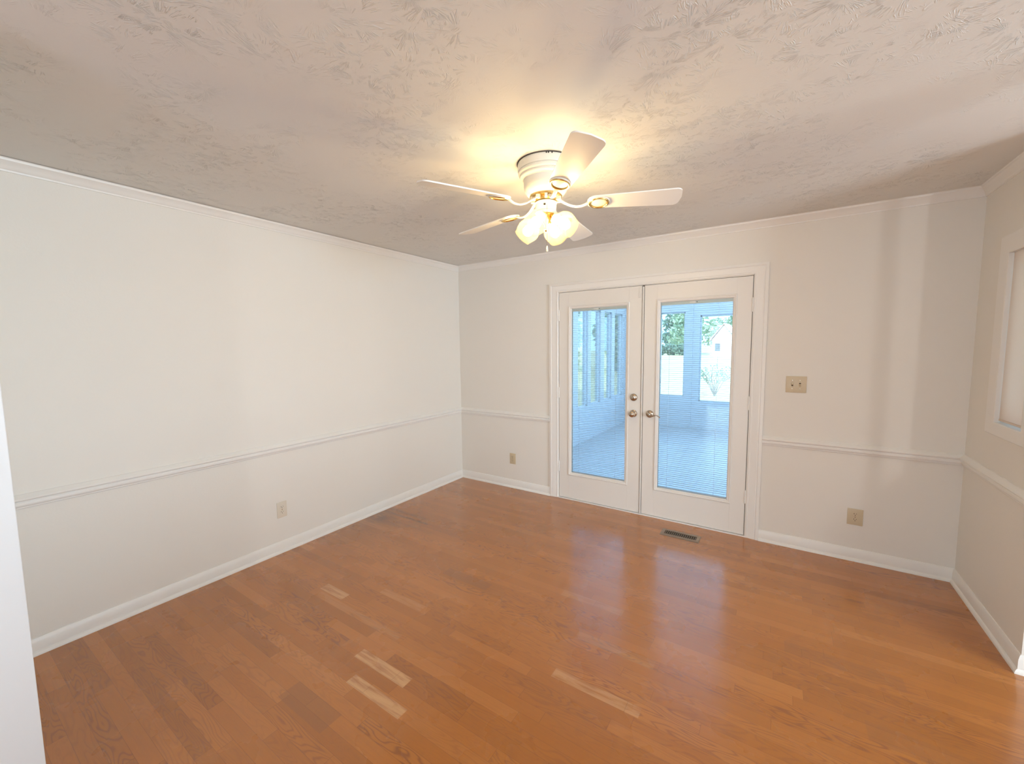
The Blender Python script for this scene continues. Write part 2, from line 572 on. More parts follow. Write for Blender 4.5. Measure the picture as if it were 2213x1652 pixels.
plain_window('window_6', FX1 + .05, FX1 + .09, -4.2, -2.0, .85, 2.1, 'white kitchen window off to the right of the camera')
plain_window('window_7', 5.95, 6.25, FY0 - .09, FY0 - .05, 1.35, 1.65, 'added small white window behind the camera, unseen, for the shadow light')  # invented window for the added small light
# added unseen bar and post, invented to shape the back wall's shadow
bar = MB().box(.03, .60, -2.12, 0, 0, .87).build('base', M['trim'])
bar.name = 'shadow_bar'
bar.matrix_world = Matrix.Translation((4.48, -2.41, 0)) @ Matrix.Rotation(math.atan2(.455, 2.09), 4, 'Z')
struct(bar, 'added white bar, unseen to the right, shaping the back wall shadow', 'counter')
MB().box(0, .64, -2.15, .03, .87, .91, .006).build('shadow_bar_top', M['almond'], bar)
post = struct(MB().box(4.124, 4.180, -1.628, -1.572, 0, H).build('shadow_post', M['trim']), 'added slim white square post, unseen, casting a shadow band on the back wall', 'post')
plain_window('door_3', 1.5, 3.5, FY0 - .09, FY0 - .05, 0, 2.05, 'white sliding patio door behind the camera', 'door')

# ------------------------------------------------------------------ trim
BASE = [(0, 0), (.024, 0), (.0235, .008), (.020, .015), (.0145, .0195), (.012, .021), (.012, .066), (.0095, .071), (.0085, .078), (.004, .086), (0, .087)]
RAIL = [(0, .759), (.008, .759), (.011, .764), (.011, .768), (.017, .774), (.0195, .781), (.0185, .789), (.0145, .794), (.0145, .797), (.024, .802), (.026, .807), (.024, .812), (.012, .822), (.006, .830), (0, .831)]
CROWN = [(0, H - .058), (.006, H - .058), (.008, H - .050), (.012, H - .046), (.016, H - .034), (.026, H - .020), (.034, H - .012), (.036, H - .004), (.040, H), (0, H)]
def run(name, paths, prof, mat, label, cat):
    b = MB()
    for p in paths:
        b.sweep(p, prof)
    return struct(b.build(name, mat, smooth=True, angle=28), label, cat)
CX0, CX1 = 1.1765, 3.0059     # outer edges of the door casing
# travel so that the room lies to the left of the direction
run('baseboard_left', [[(0, 0), (0, -3.47)]], BASE, M['trim'], 'white baseboard along the foot of the long left wall', 'baseboard')
run('baseboard_back', [[(CX0, 0), (0, 0)], [(W, 0), (CX1, 0)]], BASE, M['trim'], 'white baseboard along the foot of the back wall, either side of the doors', 'baseboard')
run('baseboard_right', [[(FX1, STUB), (W, STUB), (W, 0)]], BASE, M['trim'], 'white baseboard along the short right wall and round its outside corner', 'baseboard')
run('trim_1', [[(0, 0), (0, -3.47)]], RAIL, M['trim'], 'white moulded chair rail along the left wall', 'chair rail')
run('trim_2', [[(CX0, 0), (0, 0)]], RAIL, M['trim'], 'short white chair rail between left corner and double doors', 'chair rail')
run('trim_3', [[(W, 0), (CX1, 0)]], RAIL, M['trim'], 'white chair rail on the back wall right of the double doors', 'chair rail')
run('trim_4', [[(FX1, STUB), (W, STUB), (W, 0)]], RAIL, M['trim'], 'white chair rail on the short right wall under the window', 'chair rail')
run('trim_5', [[(0, 0), (0, -3.47)]], [(d, z - .0025) for d, z in CROWN], M['trim'], 'white crown moulding where the left wall meets the ceiling', 'crown moulding')
run('trim_6', [[(W, 0), (0, 0)]], CROWN, M['trim'], 'white crown moulding along the top of the back wall', 'crown moulding')
run('trim_7', [[(FX1, STUB), (W, STUB), (W, 0)]], CROWN, M['trim'], 'white crown moulding along the top of the right wall', 'crown moulding')

# casing of the cased opening beside the camera
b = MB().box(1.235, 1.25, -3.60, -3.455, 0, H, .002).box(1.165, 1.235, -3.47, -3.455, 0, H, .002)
struct(b.build('trim_8', M['shaded_trim']), 'white casing of the opening at the left frame edge', 'casing')

# door casing, colonial profile
def mitred_casing(b, pts_outer, pts_inner, steps):
    """steps: list of (t, y); t 0 outer .. 1 inner; path of corner points in xz; builds a strip."""
    rings = []
    for po, pi_ in zip(pts_outer, pts_inner):
        po, pi_ = Vector(po), Vector(pi_)
        rings.append([b.bm.verts.new((po.x + (pi_.x - po.x) * t, y, po.y + (pi_.y - po.y) * t)) for t, y in steps])
    for r0, r1 in zip(rings, rings[1:]):
        for i in range(len(steps)):
            j = (i + 1) % len(steps)
            b.bm.faces.new((r0[i], r0[j], r1[j], r1[i]))
    b.bm.faces.new(rings[0]); b.bm.faces.new(rings[-1])
b = MB()
CT = 2.1326
ix0, ix1, it = 1.266, 2.913, 2.052
mitred_casing(b, [(CX0, 0), (CX0, CT), (CX1, CT), (CX1, 0)], [(ix0, 0), (ix0, it), (ix1, it), (ix1, 0)],
              [(0, 0), (0, -.017), (.10, -.019), (.22, -.019), (.27, -.015), (.34, -.0165), (.80, -.010), (.86, -.012), (.96, -.010), (1.0, -.006), (1.0, 0)])
struct(b.build('trim_9', M['trim'], smooth=True, angle=20), 'white moulded casing round the double doors', 'casing')
b = MB().box(DX0, 1.270, 0, .14, 0, DTOP).box(2.9095, DX1, 0, .14, 0, DTOP).box(DX0, DX1, 0, .14, 2.047, DTOP)
b.box(1.270, 1.285, .047, .060, 0, 2.047).box(2.894, 2.9095, .047, .060, 0, 2.047).box(1.27, 2.91, .047, .060, 2.03, 2.047)
struct(b.build('trim_10', M['trim']), 'white jamb lining the double door opening', 'door jamb')
b = MB().box(1.26, 2.92, -.012, .14, 0, .009, .002)
struct(b.build('trim_11', M['trim']), 'low white sill strip under the double doors', 'door sill')

# ------------------------------------------------------------------ doors
def door_leaf(name, x0, x1, gx0, gx1, gz0, gz1, label):
    z0, z1 = .0135, 2.0435
    root = empty(name, ((x0 + x1) / 2, 0, z0), label, 'door', kind='structure')
    T = Matrix.Translation(-Vector(root.location))
    y0, y1 = .001, .046
    ox0, ox1, oz0, oz1 = gx0 + .004, gx1 - .004, gz0 + .004, gz1 - .004   # hole in the slab, hidden by the glazing frame
    b = MB().box(x0, ox0, y0, y1, z0, z1, .0015).box(ox1, x1, y0, y1, z0, z1, .0015).box(ox0, ox1, y0, y1, z0, oz0).box(ox0, ox1, y0, y1, oz1, z1)
    b.xform(T).build('door_slab', M['door'], root)
    # glazing frame
    b = MB()
    iw = .029
    mitred_casing(b, [(gx0, gz0), (gx0, gz1), (gx1, gz1), (gx1, gz0), (gx0, gz0)],
                  [(gx0 + iw, gz0 + iw), (gx0 + iw, gz1 - iw), (gx1 - iw, gz1 - iw), (gx1 - iw, gz0 + iw), (gx0 + iw, gz0 + iw)],
                  [(0, .002), (0, -.004), (.12, -.0085), (.30, -.0085), (.42, -.005), (.75, -.003), (1.0, .004), (1.0, .012), (.1, .012)])
    b.xform(T)
    fr = b.build('glazing_frame', M['door'], root, smooth=True, angle=25)
    b = MB()
    mitred_casing(b, [(gx0, gz0), (gx0, gz1), (gx1, gz1), (gx1, gz0), (gx0, gz0)],
                  [(gx0 + iw, gz0 + iw), (gx0 + iw, gz1 - iw), (gx1 - iw, gz1 - iw), (gx1 - iw, gz0 + iw), (gx0 + iw, gz0 + iw)],
                  [(0, .044), (0, .052), (.8, .052), (1.0, .044), (1.0, .036), (.1, .036)])
    b.xform(T).build('outer_glazing_frame', M['door'], root)
    hx0, hx1, hz0, hz1 = gx0 + iw, gx1 - iw, gz0 + iw, gz1 - iw
    MB().box(hx0 - .01, hx1 + .01, .010, .0115, hz0 - .01, hz1 + .01).xform(T).build('glass_pane', M['doorglass'], root)
    MB().box(hx0 - .01, hx1 + .01, .0365, .038, hz0 - .01, hz1 + .01).xform(T).build('glass_pane', M['doorglass'], root)
    # blind between the panes
    b = MB()
    zt = hz1 - .024
    n = int((zt - hz0 - .012) / .0172)
    for i in range(n):
        z = zt - .008 - i * .0172
        ym, hw, dz = .024, .0058, .0009
        prof = [(ym - hw, z - dz), (ym, z + .0007), (ym + hw, z - dz + .0006), (ym + hw, z - dz - .0001), (ym, z), (ym - hw, z - dz - .0007)]
        a = [b.bm.verts.new((hx0 + .002, y, zz)) for y, zz in prof]
        c_ = [b.bm.verts.new((hx1 - .002, y, zz)) for y, zz in prof]
        for q in range(len(prof)):
            r = (q + 1) % len(prof)
            b.bm.faces.new((a[q], a[r], c_[r], c_[q]))
    blind = b.xform(T).build('blind', M['slat'], root)
    MB().box(hx0 - .004, hx1 + .004, .012, .036, zt - .001, hz1 + .004, .001).xform(T).build('head_rail', M['door'], blind)
    b = MB().box(hx0 + .002, hx1 - .002, .018, .031, hz0 - .004, hz0 + .009, .002)
    b.xform(T).build('bottom_rail', M['slat'], blind)
    for fr_ in (.14, .82):
        xc = hx0 + (hx1 - hx0) * fr_
        MB().box(xc - .0011, xc + .0011, .0165, .0175, hz0, zt).xform(T).build('ladder_cord', M['slat'], blind)
    xm = (hx0 + hx1) / 2
    b = MB().box(xm - .045, xm + .0, .0095, .012, hz1 - .016, hz1 - .006, .0008).xform(T).build('tilt_slider', M['trim'], blind)
    MB().box(xm + .008, xm + .015, .0095, .012, hz1 - .015, hz1 - .008, .0005).xform(T).build('slider_stop', M['slot'], blind)
    return root, T

dl, TL = door_leaf('door_1', 1.2740, 2.0762, 1.377, 1.967, .250, 1.912, 'left leaf of the glazed double doors, with knob and deadbolt')
dr, TR = door_leaf('door_2', 2.0974, 2.9060, 2.203, 2.804, .250, 1.917, 'right leaf of the glazed double doors, with a lever handle')
# astragal strip on the left leaf's meeting edge
MB().box(2.0808, 2.0930, -.006, .044, .0135, 2.035, .002).xform(TL).build('astragal', M['door'], dl)
b = MB().box(2.0764, 2.0972, .008, .045, .0135, 2.0435)
b.xform(TL).build('weather_seal', M['gap'], dl)
# gap seals behind the slab edges, dark
b = MB().box(1.2702, 1.2734, .01, .045, .0135, 2.045)
b.xform(TL).build('edge_seal', M['gap'], dl)
b = MB().box(2.9062, 2.9094, .01, .045, .0135, 2.045)
b.xform(TR).build('edge_seal', M['gap'], dr)

def hinge(px, zc, T, parent):
    b = MB()
    b.box(px - .006, px + .006, -.004, .004, zc - .051, zc + .051, .001)
    for q in (-1, 0, 1):
        m = Matrix.Translation((px, -.004, zc + q * .034 - .016))
        b.lathe([(0, 0), (.0055, 0), (.006, .002), (.006, .030), (.0055, .032), (0, .032)], 14, m)
    b.lathe([(0, 0), (.0045, 0), (.004, .005), (0, .007)], 12, Matrix.Translation((px, -.004, zc + .050)))
    return b.xform(T).build('hinge', M['trim'], parent, smooth=True)
for zc in (1.825, 1.07, .325):
    hinge(1.2715, zc, TL, dl)
    hinge(2.9075, zc, TR, dr)

RX90 = Matrix.Rotation(PI / 2, 4, 'X')      # local +z becomes -y, out of the wall into the room
def at(x, z, y=0.0):
    return Matrix.Translation((x, y, z)) @ RX90
# deadbolt with thumb turn
b = MB().lathe([(0, 0), (.033, 0), (.033, .005), (.030, .010), (.026, .013), (.0, .014)], 36, at(2.016, 1.066))
db = b.xform(TL).build('deadbolt', M['nickel'], dl, smooth=True)
b = MB().box(-.006, .006, -.019, .019, .012, .030, .003).xform(TL @ at(2.016, 1.066) @ Matrix.Rotation(-.5, 4, 'Z'))
b.build('thumb_turn', M['nickel'], db, smooth=True)
# round knob
b = MB().lathe([(0, 0), (.033, 0), (.033, .004), (.030, .009), (.020, .013), (.0, .014)], 36, at(2.016, .920))
kb = b.xform(TL).build('rosette', M['nickel'], dl, smooth=True)
b = MB().lathe([(0, .012), (.012, .012), (.011, .026), (.016, .032), (.025, .040), (.0275, .050), (.025, .060), (.017, .066), (0, .068)], 36, at(2.016, .920))
b.xform(TL).build('knob', M['nickel'], kb, smooth=True)
# lever
b = MB().lathe([(0, 0), (.033, 0), (.033, .004), (.030, .009), (.020, .014), (.013, .016), (.013, .045), (.0, .047)], 36, at(2.158, .927))
rb = b.xform(TR).build('rosette', M['nickel'], dr, smooth=True)
pts = []
for i in range(15):
    t = i / 14
    pts.append((2.158 + .098 * t, -.044 - .004 * math.sin(t * PI), .925 - .016 * math.sin(min(1, t * 1.5) * PI) * (1 - t) * 1.1 - .006 * t - .010 * max(0, t - .75) * 4 + .006 * math.sin(t * PI)))
b = MB().tube(pts, [.0095 - .0045 * i / 14 for i in range(15)], 12, .8)
b.xform(TR).build('lever_handle', M['nickel'], rb, smooth=True, angle=60)
# surface bolt at the top of the left leaf
b = MB().box(2.0535, 2.0595, -.004, .002, 1.945, 2.024, .001).box(2.044, 2.0595, -.006, .002, 1.943, 1.950, .001)
b.xform(TL).build('edge_bolt', M['trim'], dl)
b = MB().box(2.066, 2.0765, -.004, .002, 1.975, 2.025, .001)
b.xform(TL).build('bolt_keeper', M['trim'], dl)
b = MB().box(2.0779, 2.0798, .0005, .011, .885, .975)
b.xform(TL).build('latch_plate', M['nickel'], dl)

# ------------------------------------------------------------------ narrow window in the right wall
b = MB()
def casing_yz(b, outer, inner, steps):
    rings = []
    for po, pi_ in zip(outer, inner):
        rings.append([b.bm.verts.new((W - d, po[0] + (pi_[0] - po[0]) * t, po[1] + (pi_[1] - po[1]) * t)) for t, d in steps])
    for r0, r1 in zip(rings, rings[1:]):
        for i in range(len(steps)):
            j = (i + 1) % len(steps)
            b.bm.faces.new((r0[i], r0[j], r1[j], r1[i]))
oy0, oy1, oz0, oz1 = -.802, -.300, 1.030, 2.083
casing_yz(b, [(oy0, oz0), (oy0, oz1), (oy1, oz1), (oy1, oz0), (oy0, oz0)], [(WY0, WZ0), (WY0, WZ1), (WY1, WZ1), (WY1, WZ0), (WY0, WZ0)],
          [(0, 0), (0, .014), (.06, .016), (.94, .016), (1.0, .014), (1.0, -.10), (.9, -.10), (.9, 0)])
win = struct(b.build('window_1', M['trim']), 'white cased window at the right edge with its cream shade pulled down', 'window')
b = MB().box(W + .004, W + .006, WY0 + .002, WY1 - .003, WZ0 + .014, WZ1 - .001)
b.build('roller_shade', M['shade'], win)
MB().box(W + .001, W + .009, WY0 + .003, WY1 - .004, WZ0 + .010, WZ0 + .022, .003).build('hem_bar', M['shade'], win)
b = MB().box(W + .09, W + .12, WY0, WY1, WZ0, WZ0 + .03).box(W + .09, W + .12, WY0, WY1, WZ1 - .03, WZ1).box(W + .09, W + .12, WY0, WY0 + .03, WZ0, WZ1).box(W + .09, W + .12, WY1 - .03, WY1, WZ0, WZ1)
b.build('sash', M['vinyl'], win)
MB().box(W + .103, W + .107, WY0, WY1, WZ0, WZ1).build('glass_pane', M['glass'], win)

# ------------------------------------------------------------------ outlets and switches
def outlet(x, z, wd, ht, mat, label, rot=None, loc=None):
    root = empty('wall_outlet', (0, 0, 0), label, 'outlet')
    b = MB().box(-wd / 2, wd / 2, -ht / 2, ht / 2, 0, .0055, .0025)
    b.build('cover_plate', mat, root, smooth=True)
    for s in (1, -1):
        out = []
        for i in range(28):
            a = 2 * PI * i / 28
            out.append((.0168 * math.cos(a), s * .0195 + max(-.0125, min(.0125, .0168 * math.sin(a)))))
        r = MB().prism(out, .004, .0072).build('receptacle', mat, root)
        b = MB().box(-.0078, -.0052, s * .0195 + .0005, s * .0195 + .0085, .0065, .0075).box(.0052, .0074, s * .0195 + .0012, s * .0195 + .0080, .0065, .0075)
        b.lathe([(0, .0065), (.0026, .0065), (.0026, .0075), (0, .0075)], 14, Matrix.Translation((0, s * .0195 - .0062, 0)))
        b.build('slot', M['slot'], r)
    MB().lathe([(0, .005), (.003, .005), (.0028, .0065), (0, .007)], 14).build('screw', M['nickel'], root, smooth=True)
    root.matrix_world = Matrix.Translation(loc) @ rot
    return root
ROT_BACK = RX90
ROT_LEFT = Matrix(((0, 0, 1, 0), (1, 0, 0, 0), (0, 1, 0, 0), (0, 0, 0, 1)))
outlet(0, 0, .072, .120, M['almond'], 'almond outlet low on the long left wall', ROT_LEFT, (0, -2.0905, .325))
outlet(0, 0, .074, .116, M['ivory'], 'small tan outlet between the left corner and the double doors', ROT_BACK, (.716, 0, .319))
outlet(0, 0, .086, .116, M['ivory'], 'tan outlet on the back wall right of the double doors', ROT_BACK, (3.578, 0, .315))
sw = empty('light_switch', (0, 0, 0), 'tan double toggle switch plate right of the double doors', 'switch')
MB().box(-.0625, .0625, -.060, .060, 0, .006, .0025).build('cover_plate', M['ivory'], sw, smooth=True)
for s, tl in ((-1, .5), (1, -.5)):
    b = MB().box(s * .023 - .0055, s * .023 + .0055, -.0125, .0125, .0045, .0065)
    fr_ = b.build('toggle_frame', M['slot'], sw)
    b = MB().box(-.0048, .0048, -.0065, .0065, -.002, .016, .0015).xform(Matrix.Translation((s * .023, 0, .004)) @ Matrix.Rotation(-tl, 4, 'X'))
    b.build('toggle', M['ivory'], sw, smooth=True)
    for q in (-1, 1):
        MB().lathe([(0, .0055), (.0028, .0055), (.0026, .0068), (0, .0072)], 12, Matrix.Translation((s * .023, q * .030, 0))).build('screw', M['nickel'], sw, smooth=True)
sw.matrix_world = Matrix.Translation((3.202, 0, 1.231)) @ ROT_BACK

# ------------------------------------------------------------------ floor register
vx0, vx1, vy0, vy1 = 2.333, 2.626, -.312, -.183
vent = empty('floor_register', ((vx0 + vx1) / 2, (vy0 + vy1) / 2, 0), 'brown metal floor vent set in the oak in front of the double doors', 'vent')
TV = Matrix.Translation(-Vector(vent.location))
ix_0, ix_1, iy_0, iy_1 = vx0 + .028, vx1 - .026, vy0 + .036, vy1 - .030
b = MB()
def frame_xy(b, o, i, steps):
    ox0, ox1, oy0, oy1 = o; x0, x1, y0, y1 = i
    po = [(ox0, oy0), (ox1, oy0), (ox1, oy1), (ox0, oy1), (ox0, oy0)]
    pi_ = [(x0, y0), (x1, y0), (x1, y1), (x0, y1), (x0, y0)]
    rings = [[b.bm.verts.new((a[0] + (c_[0] - a[0]) * t, a[1] + (c_[1] - a[1]) * t, z)) for t, z in steps] for a, c_ in zip(po, pi_)]
    for r0, r1 in zip(rings, rings[1:]):
        for k in range(len(steps)):
            j = (k + 1) % len(steps)
            b.bm.faces.new((r0[k], r0[j], r1[j], r1[k]))
frame_xy(b, (vx0, vx1, vy0, vy1), (ix_0, ix_1, iy_0, iy_1), [(0, 0), (0, .001), (.22, .005), (.9, .005), (1, .004), (1, 0)])
b.xform(TV).build('frame', M['register'], vent)
MB().box(ix_0 - .002, ix_1 + .002, iy_0 - .002, iy_1 + .002, .0002, .0008).xform(TV).build('dark_duct_sheet', M['slot'], vent)  # flat dark sheet standing for the shade down the duct
for i in range(16):
    xx = ix_0 + (i + .5) * (ix_1 - ix_0) / 16
    MB().box(xx - .0017, xx + .0017, iy_0, iy_1, .0012, .0042).xform(TV).build('louver', M['register'], vent)
MB().box(ix_1 + .006, ix_1 + .014, (iy_0 + iy_1) / 2 + .004, (iy_0 + iy_1) / 2 + .018, .0048, .008, .001).xform(TV).build('damper_lever', M['nickel'], vent)

# ------------------------------------------------------------------ ceiling fan
FC = Vector((2.0765, -1.7418, H))
fan = empty('ceiling_fan', FC, 'white five blade ceiling fan with four lit frosted lamps', 'ceiling fan')
prof = [(0, -.001), (.136, -.001), (.1405, -.005), (.1415, -.034), (.139, -.040), (.134, -.042), (.134, -.045), (.1375, -.048), (.138, -.054), (.135, -.059), (.129, -.061),
        (.129, -.064), (.1305, -.067), (.130, -.072), (.126, -.076), (.114, -.079), (.111, -.082), (.1105, -.112), (.106, -.132), (.096, -.147), (.082, -.156), (.066, -.160), (0, -.160)]
MB().lathe(prof, 64).build('motor_housing', M['fan'], fan, smooth=True, angle=25)
b = MB().lathe([(.139, 0), (.1445, 0), (.1445, -.003), (.139, -.003)], 64, closed=True)
b.build('canopy_shadow_gap', M['gap'], fan)  # dark ring painted as the shadow line between canopy and ceiling
# vents slots near the top of the housing
for a in (-1.05, -.98, -.86):
    m = Matrix.Rotation(a, 4, 'Z')
    MB().box(.1400, .1416, -.003, .003, -.010, -.004).xform(m).build('vent_slot', M['slot'], fan)
# flywheel with radial ribs
b = MB().lathe([(0, -.158), (.056, -.158), (.056, -.185), (0, -.185)], 40)
fw = b.build('flywheel', M['brass'], fan, smooth=True)
for i in range(10):
    m = Matrix.Rotation(2 * PI * i / 10 + .2, 4, 'Z')
    MB().box(.050, .078, -.007, .007, -.182, -.160, .002).xform(m).build('flywheel_lug', M['fan'], fw)
MB().lathe([(.070, -.158), (.081, -.158), (.082, -.162), (.080, -.166), (.070, -.166)], 48, closed=True).build('flywheel_rim', M['brass'], fw, smooth=True)
# switch housing and fitter
b = MB().lathe([(0, -.186), (.050, -.186), (.056, -.190), (.056, -.194), (.053, -.198), (.052, -.232), (.055, -.236), (.055, -.240), (.048, -.246), (0, -.246)], 48)
sh = b.build('switch_housing', M['fan'], fan, smooth=True, angle=28)
MB().box(-.005, .005, -.0535, -.050, -.216, -.206).xform(Matrix.Rotation(.38, 4, 'Z')).build('chain_slot', M['slot'], sh)
b = MB().lathe([(0, -.244), (.040, -.244), (.043, -.250), (.038, -.258), (.028, -.268), (.018, -.285), (.010, -.300), (.006, -.310), (.009, -.316), (.009, -.324), (.004, -.330), (0, -.332)], 40)
ft = b.build('light_fitter', M['brass'], fan, smooth=True, angle=30)

# blades
R_TIP = .653
def blade_outline():
    pts = []
    r0, r1, w0, w1, cr = .205, R_TIP, .050, .067, .028
    # root: rounded end
    for i in range(13):
        a = PI / 2 + PI * i / 12
        pts.append((r0 + .045 + .045 * math.cos(a), w0 * math.sin(a)))
    def corner(cx_, cy_, a0, a1):
        return [(cx_ + cr * math.cos(a0 + (a1 - a0) * i / 6), cy_ + cr * math.sin(a0 + (a1 - a0) * i / 6)) for i in range(7)]
    pts += corner(r1 - cr - .006, -w1 + cr, -PI / 2, -.12)
    pts.append((r1, 0))
    pts += corner(r1 - cr - .006, w1 - cr, .12, PI / 2)
    return pts
b = MB().prism(blade_outline(), -.003, .003)
blade_me = b.build('blade', M['blade'], fan, smooth=True, angle=40)
PITCH = math.radians(13)
blade0 = blade_me
blade0.location = (0, 0, 0)
# iron: curved arm + oval ring medallion
def ring_oval(rx, ry, sec, cx_, n=48):
    b = MB()
    rings = []
    for i in range(n):
        a = 2 * PI * i / n
        d = Vector((math.cos(a) * ry, math.sin(a) * rx, 0)).normalized()
        cpt = Vector((cx_ + rx * math.cos(a), ry * math.sin(a), 0))
        rings.append([b.bm.verts.new(cpt + d * s_ + Vector((0, 0, h_))) for s_, h_ in sec])
    for i in range(n):
        r0, r1 = rings[i], rings[(i + 1) % n]
        for k in range(len(sec)):
            j = (k + 1) % len(sec)
            b.bm.faces.new((r0[k], r0[j], r1[j], r1[k]))
    return b
MX = .262
b = MB().lathe([(0, -.0075), (.030, -.0075), (.036, -.006), (.040, -.003), (0, -.003)], 40, Matrix.Translation((MX, 0, 0)) @ Matrix.Scale(1.12, 4, (1, 0, 0)))
iron_in = b.build('medallion', M['fan'], blade0, smooth=True)
b = ring_oval(.044, .040, [(-.003, -.003), (-.004, -.009), (-.001, -.0125), (.003, -.0125), (.006, -.008), (.005, -.003)], MX)
ring = b.build('medallion_ring', M['brass'], blade0, smooth=True)
b = ring_oval(.050, .046, [(-.002, -.003), (-.002, -.0075), (.001, -.009), (.003, -.0075), (.004, -.003)], MX)
b.build('medallion_rim', M['fan'], blade0, smooth=True)
pts, rad = [], []
for i in range(13):
    t = i / 12
    pts.append((.062 + (.212 - .062) * t, 0, .026 - .054 * math.sin(t * PI * .72) * 1.0 + .012 * t - .0))
    rad.append(.011 - .003 * math.sin(t * PI))
b = MB().tube(pts, rad, 12, .55)
b.build('blade_iron', M['fan'], blade0, smooth=True, angle=60)
phi0 = math.radians(-119.54)
dz = {0: .004, 1: .020, 2: .0, 3: -.016, 4: -.016}
for i in range(5):
    o = blade0 if i == 0 else copy_tree(blade0, fan)
    a = phi0 + i * 2 * PI / 5
    droop = math.atan2(dz[i], R_TIP)
    o.matrix_local = Matrix.Translation((0, 0, 2.242 - H)) @ Matrix.Rotation(a, 4, 'Z') @ Matrix.Rotation(-droop, 4, 'Y') @ Matrix.Rotation(-PITCH, 4, 'X')

# four lamps
DEC = math.radians(38)
def lamp(az):
    ax = Vector((math.cos(az) * math.cos(DEC), math.sin(az) * math.cos(DEC), -math.sin(DEC)))
    start = Vector((math.cos(az) * .030, math.sin(az) * .030, -.252))
    q = Vector((0, 0, 1)).rotation_difference(ax).to_matrix().to_4x4()
    m = Matrix.Translation(start) @ q
    # arm and socket
    b = MB().tube([m @ Vector((0, 0, -.012)), m @ Vector((0, 0, .01)), m @ Vector((0, 0, .03))], [.011, .012, .017], 16)
    arm = b.build('lamp_arm', M['brass'], fan, smooth=True, angle=60)
    b = MB().lathe([(0, .022), (.021, .022), (.025, .026), (.025, .036), (.022, .040), (0, .040)], 28, m)
    b.build('lamp_socket', M['fan'], arm, smooth=True)
    # tulip shade
    outp = [(.0215, .034), (.026, .040), (.038, .048), (.051, .062), (.0585, .080), (.060, .096), (.056, .114), (.050, .130), (.0475, .142)]
    inp = [(r - .0022, z) for r, z in reversed(outp)]
    b = MB().lathe(outp + inp, 40, m, closed=True)
    sd = b.build('lamp_shade', M['frost'], fan, smooth=True, angle=60)
    b = MB().lathe([(0, .038), (.012, .040), (.013, .056), (.020, .072), (.0255, .088), (.026, .098), (.022, .110), (.012, .119), (0, .122)], 24, m)
    b.build('light_bulb', M['bulb'], sd, smooth=True, angle=60)
for az in (0, PI / 2, PI, -PI / 2):
    lamp(az + .02)
# pull chain
px_, py_ = .030, -.046
b = MB()
zc = -.212
pts = [(px_ * .98, py_ * .98, zc), (px_ * 1.2, py_ * 1.2, zc - .004), (px_ * 1.25, py_ * 1.25, zc - .012), (px_ * 1.25, py_ * 1.25, -.418)]
b.tube(pts, .0009, 6)
for i in range(46):
    m = Matrix.Translation((px_ * 1.25, py_ * 1.25, -.226 - i * .0042))
    b.lathe([(0, -.0016), (.0014, -.0008), (.0014, .0008), (0, .0016)], 6, m)
ch = b.build('pull_chain', M['nickel'], fan)
MB().lathe([(0, 0), (.003, 0), (.0035, -.004), (.0048, -.018), (.005, -.024), (.004, -.027), (0, -.028)], 16, Matrix.Translation((px_ * 1.25, py_ * 1.25, -.418))).build('chain_pull', M['fan'], ch, smooth=True)

# ------------------------------------------------------------------ sunroom beyond the doors
SX0, SX1, SY1, SZ = .344, 3.95, 4.914, -.10
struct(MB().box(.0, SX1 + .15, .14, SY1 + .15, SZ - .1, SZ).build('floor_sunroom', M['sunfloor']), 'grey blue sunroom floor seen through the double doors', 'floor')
struct(MB().box(.0, SX1 + .15, .14, SY1 + .15, 2.46, 2.47).build('unseen_ceiling_sunroom', M['unseen_roof']), 'white sunroom ceiling beyond the double doors, unseen, made translucent for light', 'ceiling')
def wall_with_openings(name, axis, c0, c1, a0, a1, z0, z1, holes, mat, label):
    b = MB()
    cuts = sorted(holes)
    cur = a0
    def bx(s0, s1, q0, q1):
        if s1 - s0 < 1e-4 or q1 - q0 < 1e-4: return
        if axis == 'y': b.box(c0, c1, s0, s1, q0, q1)
        else: b.box(s0, s1, c0, c1, q0, q1)
    for (h0, h1, hz0, hz1) in cuts:
        bx(cur, h0, z0, z1)
        bx(h0, h1, z0, hz0)
        bx(h0, h1, hz1, z1)
        cur = h1
    bx(cur, a1, z0, z1)
    return struct(b.build(name, mat), label, 'wall')
left_holes = [(.30, .72, .49, 2.165), (.88, 1.30, .49, 2.165), (1.34 + .12, 1.76 + .08, .49, 2.165), (1.93, 2.345, .49, 2.165), (2.53, 2.942, .49, 2.165), (3.075, 3.531, .49, 2.165), (3.72, 4.116, .49, 2.165), (4.29, 4.76, .49, 2.165)]
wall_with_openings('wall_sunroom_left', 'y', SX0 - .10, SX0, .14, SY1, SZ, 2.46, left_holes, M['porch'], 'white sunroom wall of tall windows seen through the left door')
far_holes = [(.46, .92, .51, 2.165), (1.06, 1.53, .51, 2.165), (1.80, 2.40, .432, 2.083), (2.56, 3.10, .432, 2.083), (3.25, 3.80, .432, 2.083)]
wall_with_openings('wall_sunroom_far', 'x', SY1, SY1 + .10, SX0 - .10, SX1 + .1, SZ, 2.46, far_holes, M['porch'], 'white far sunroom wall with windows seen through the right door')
right_holes = [(.5 + i * .75, 1.0 + i * .75, .49, 2.165) for i in range(6)]
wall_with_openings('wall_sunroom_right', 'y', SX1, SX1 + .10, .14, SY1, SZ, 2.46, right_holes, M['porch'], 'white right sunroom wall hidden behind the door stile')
b = MB().box(1.648, 1.674, SY1 - .012, SY1, SZ, 2.46).box(SX0, SX0 + .02, SY1 - .02, SY1, SZ, 2.46)
struct(b.build('trim_12', M['porch']), 'thin white batten down the post between the far sunroom windows', 'batten')
wi = [2]
names = ['first', 'second', 'third', 'fourth', 'fifth', 'sixth', 'seventh', 'eighth']
n_w = 8
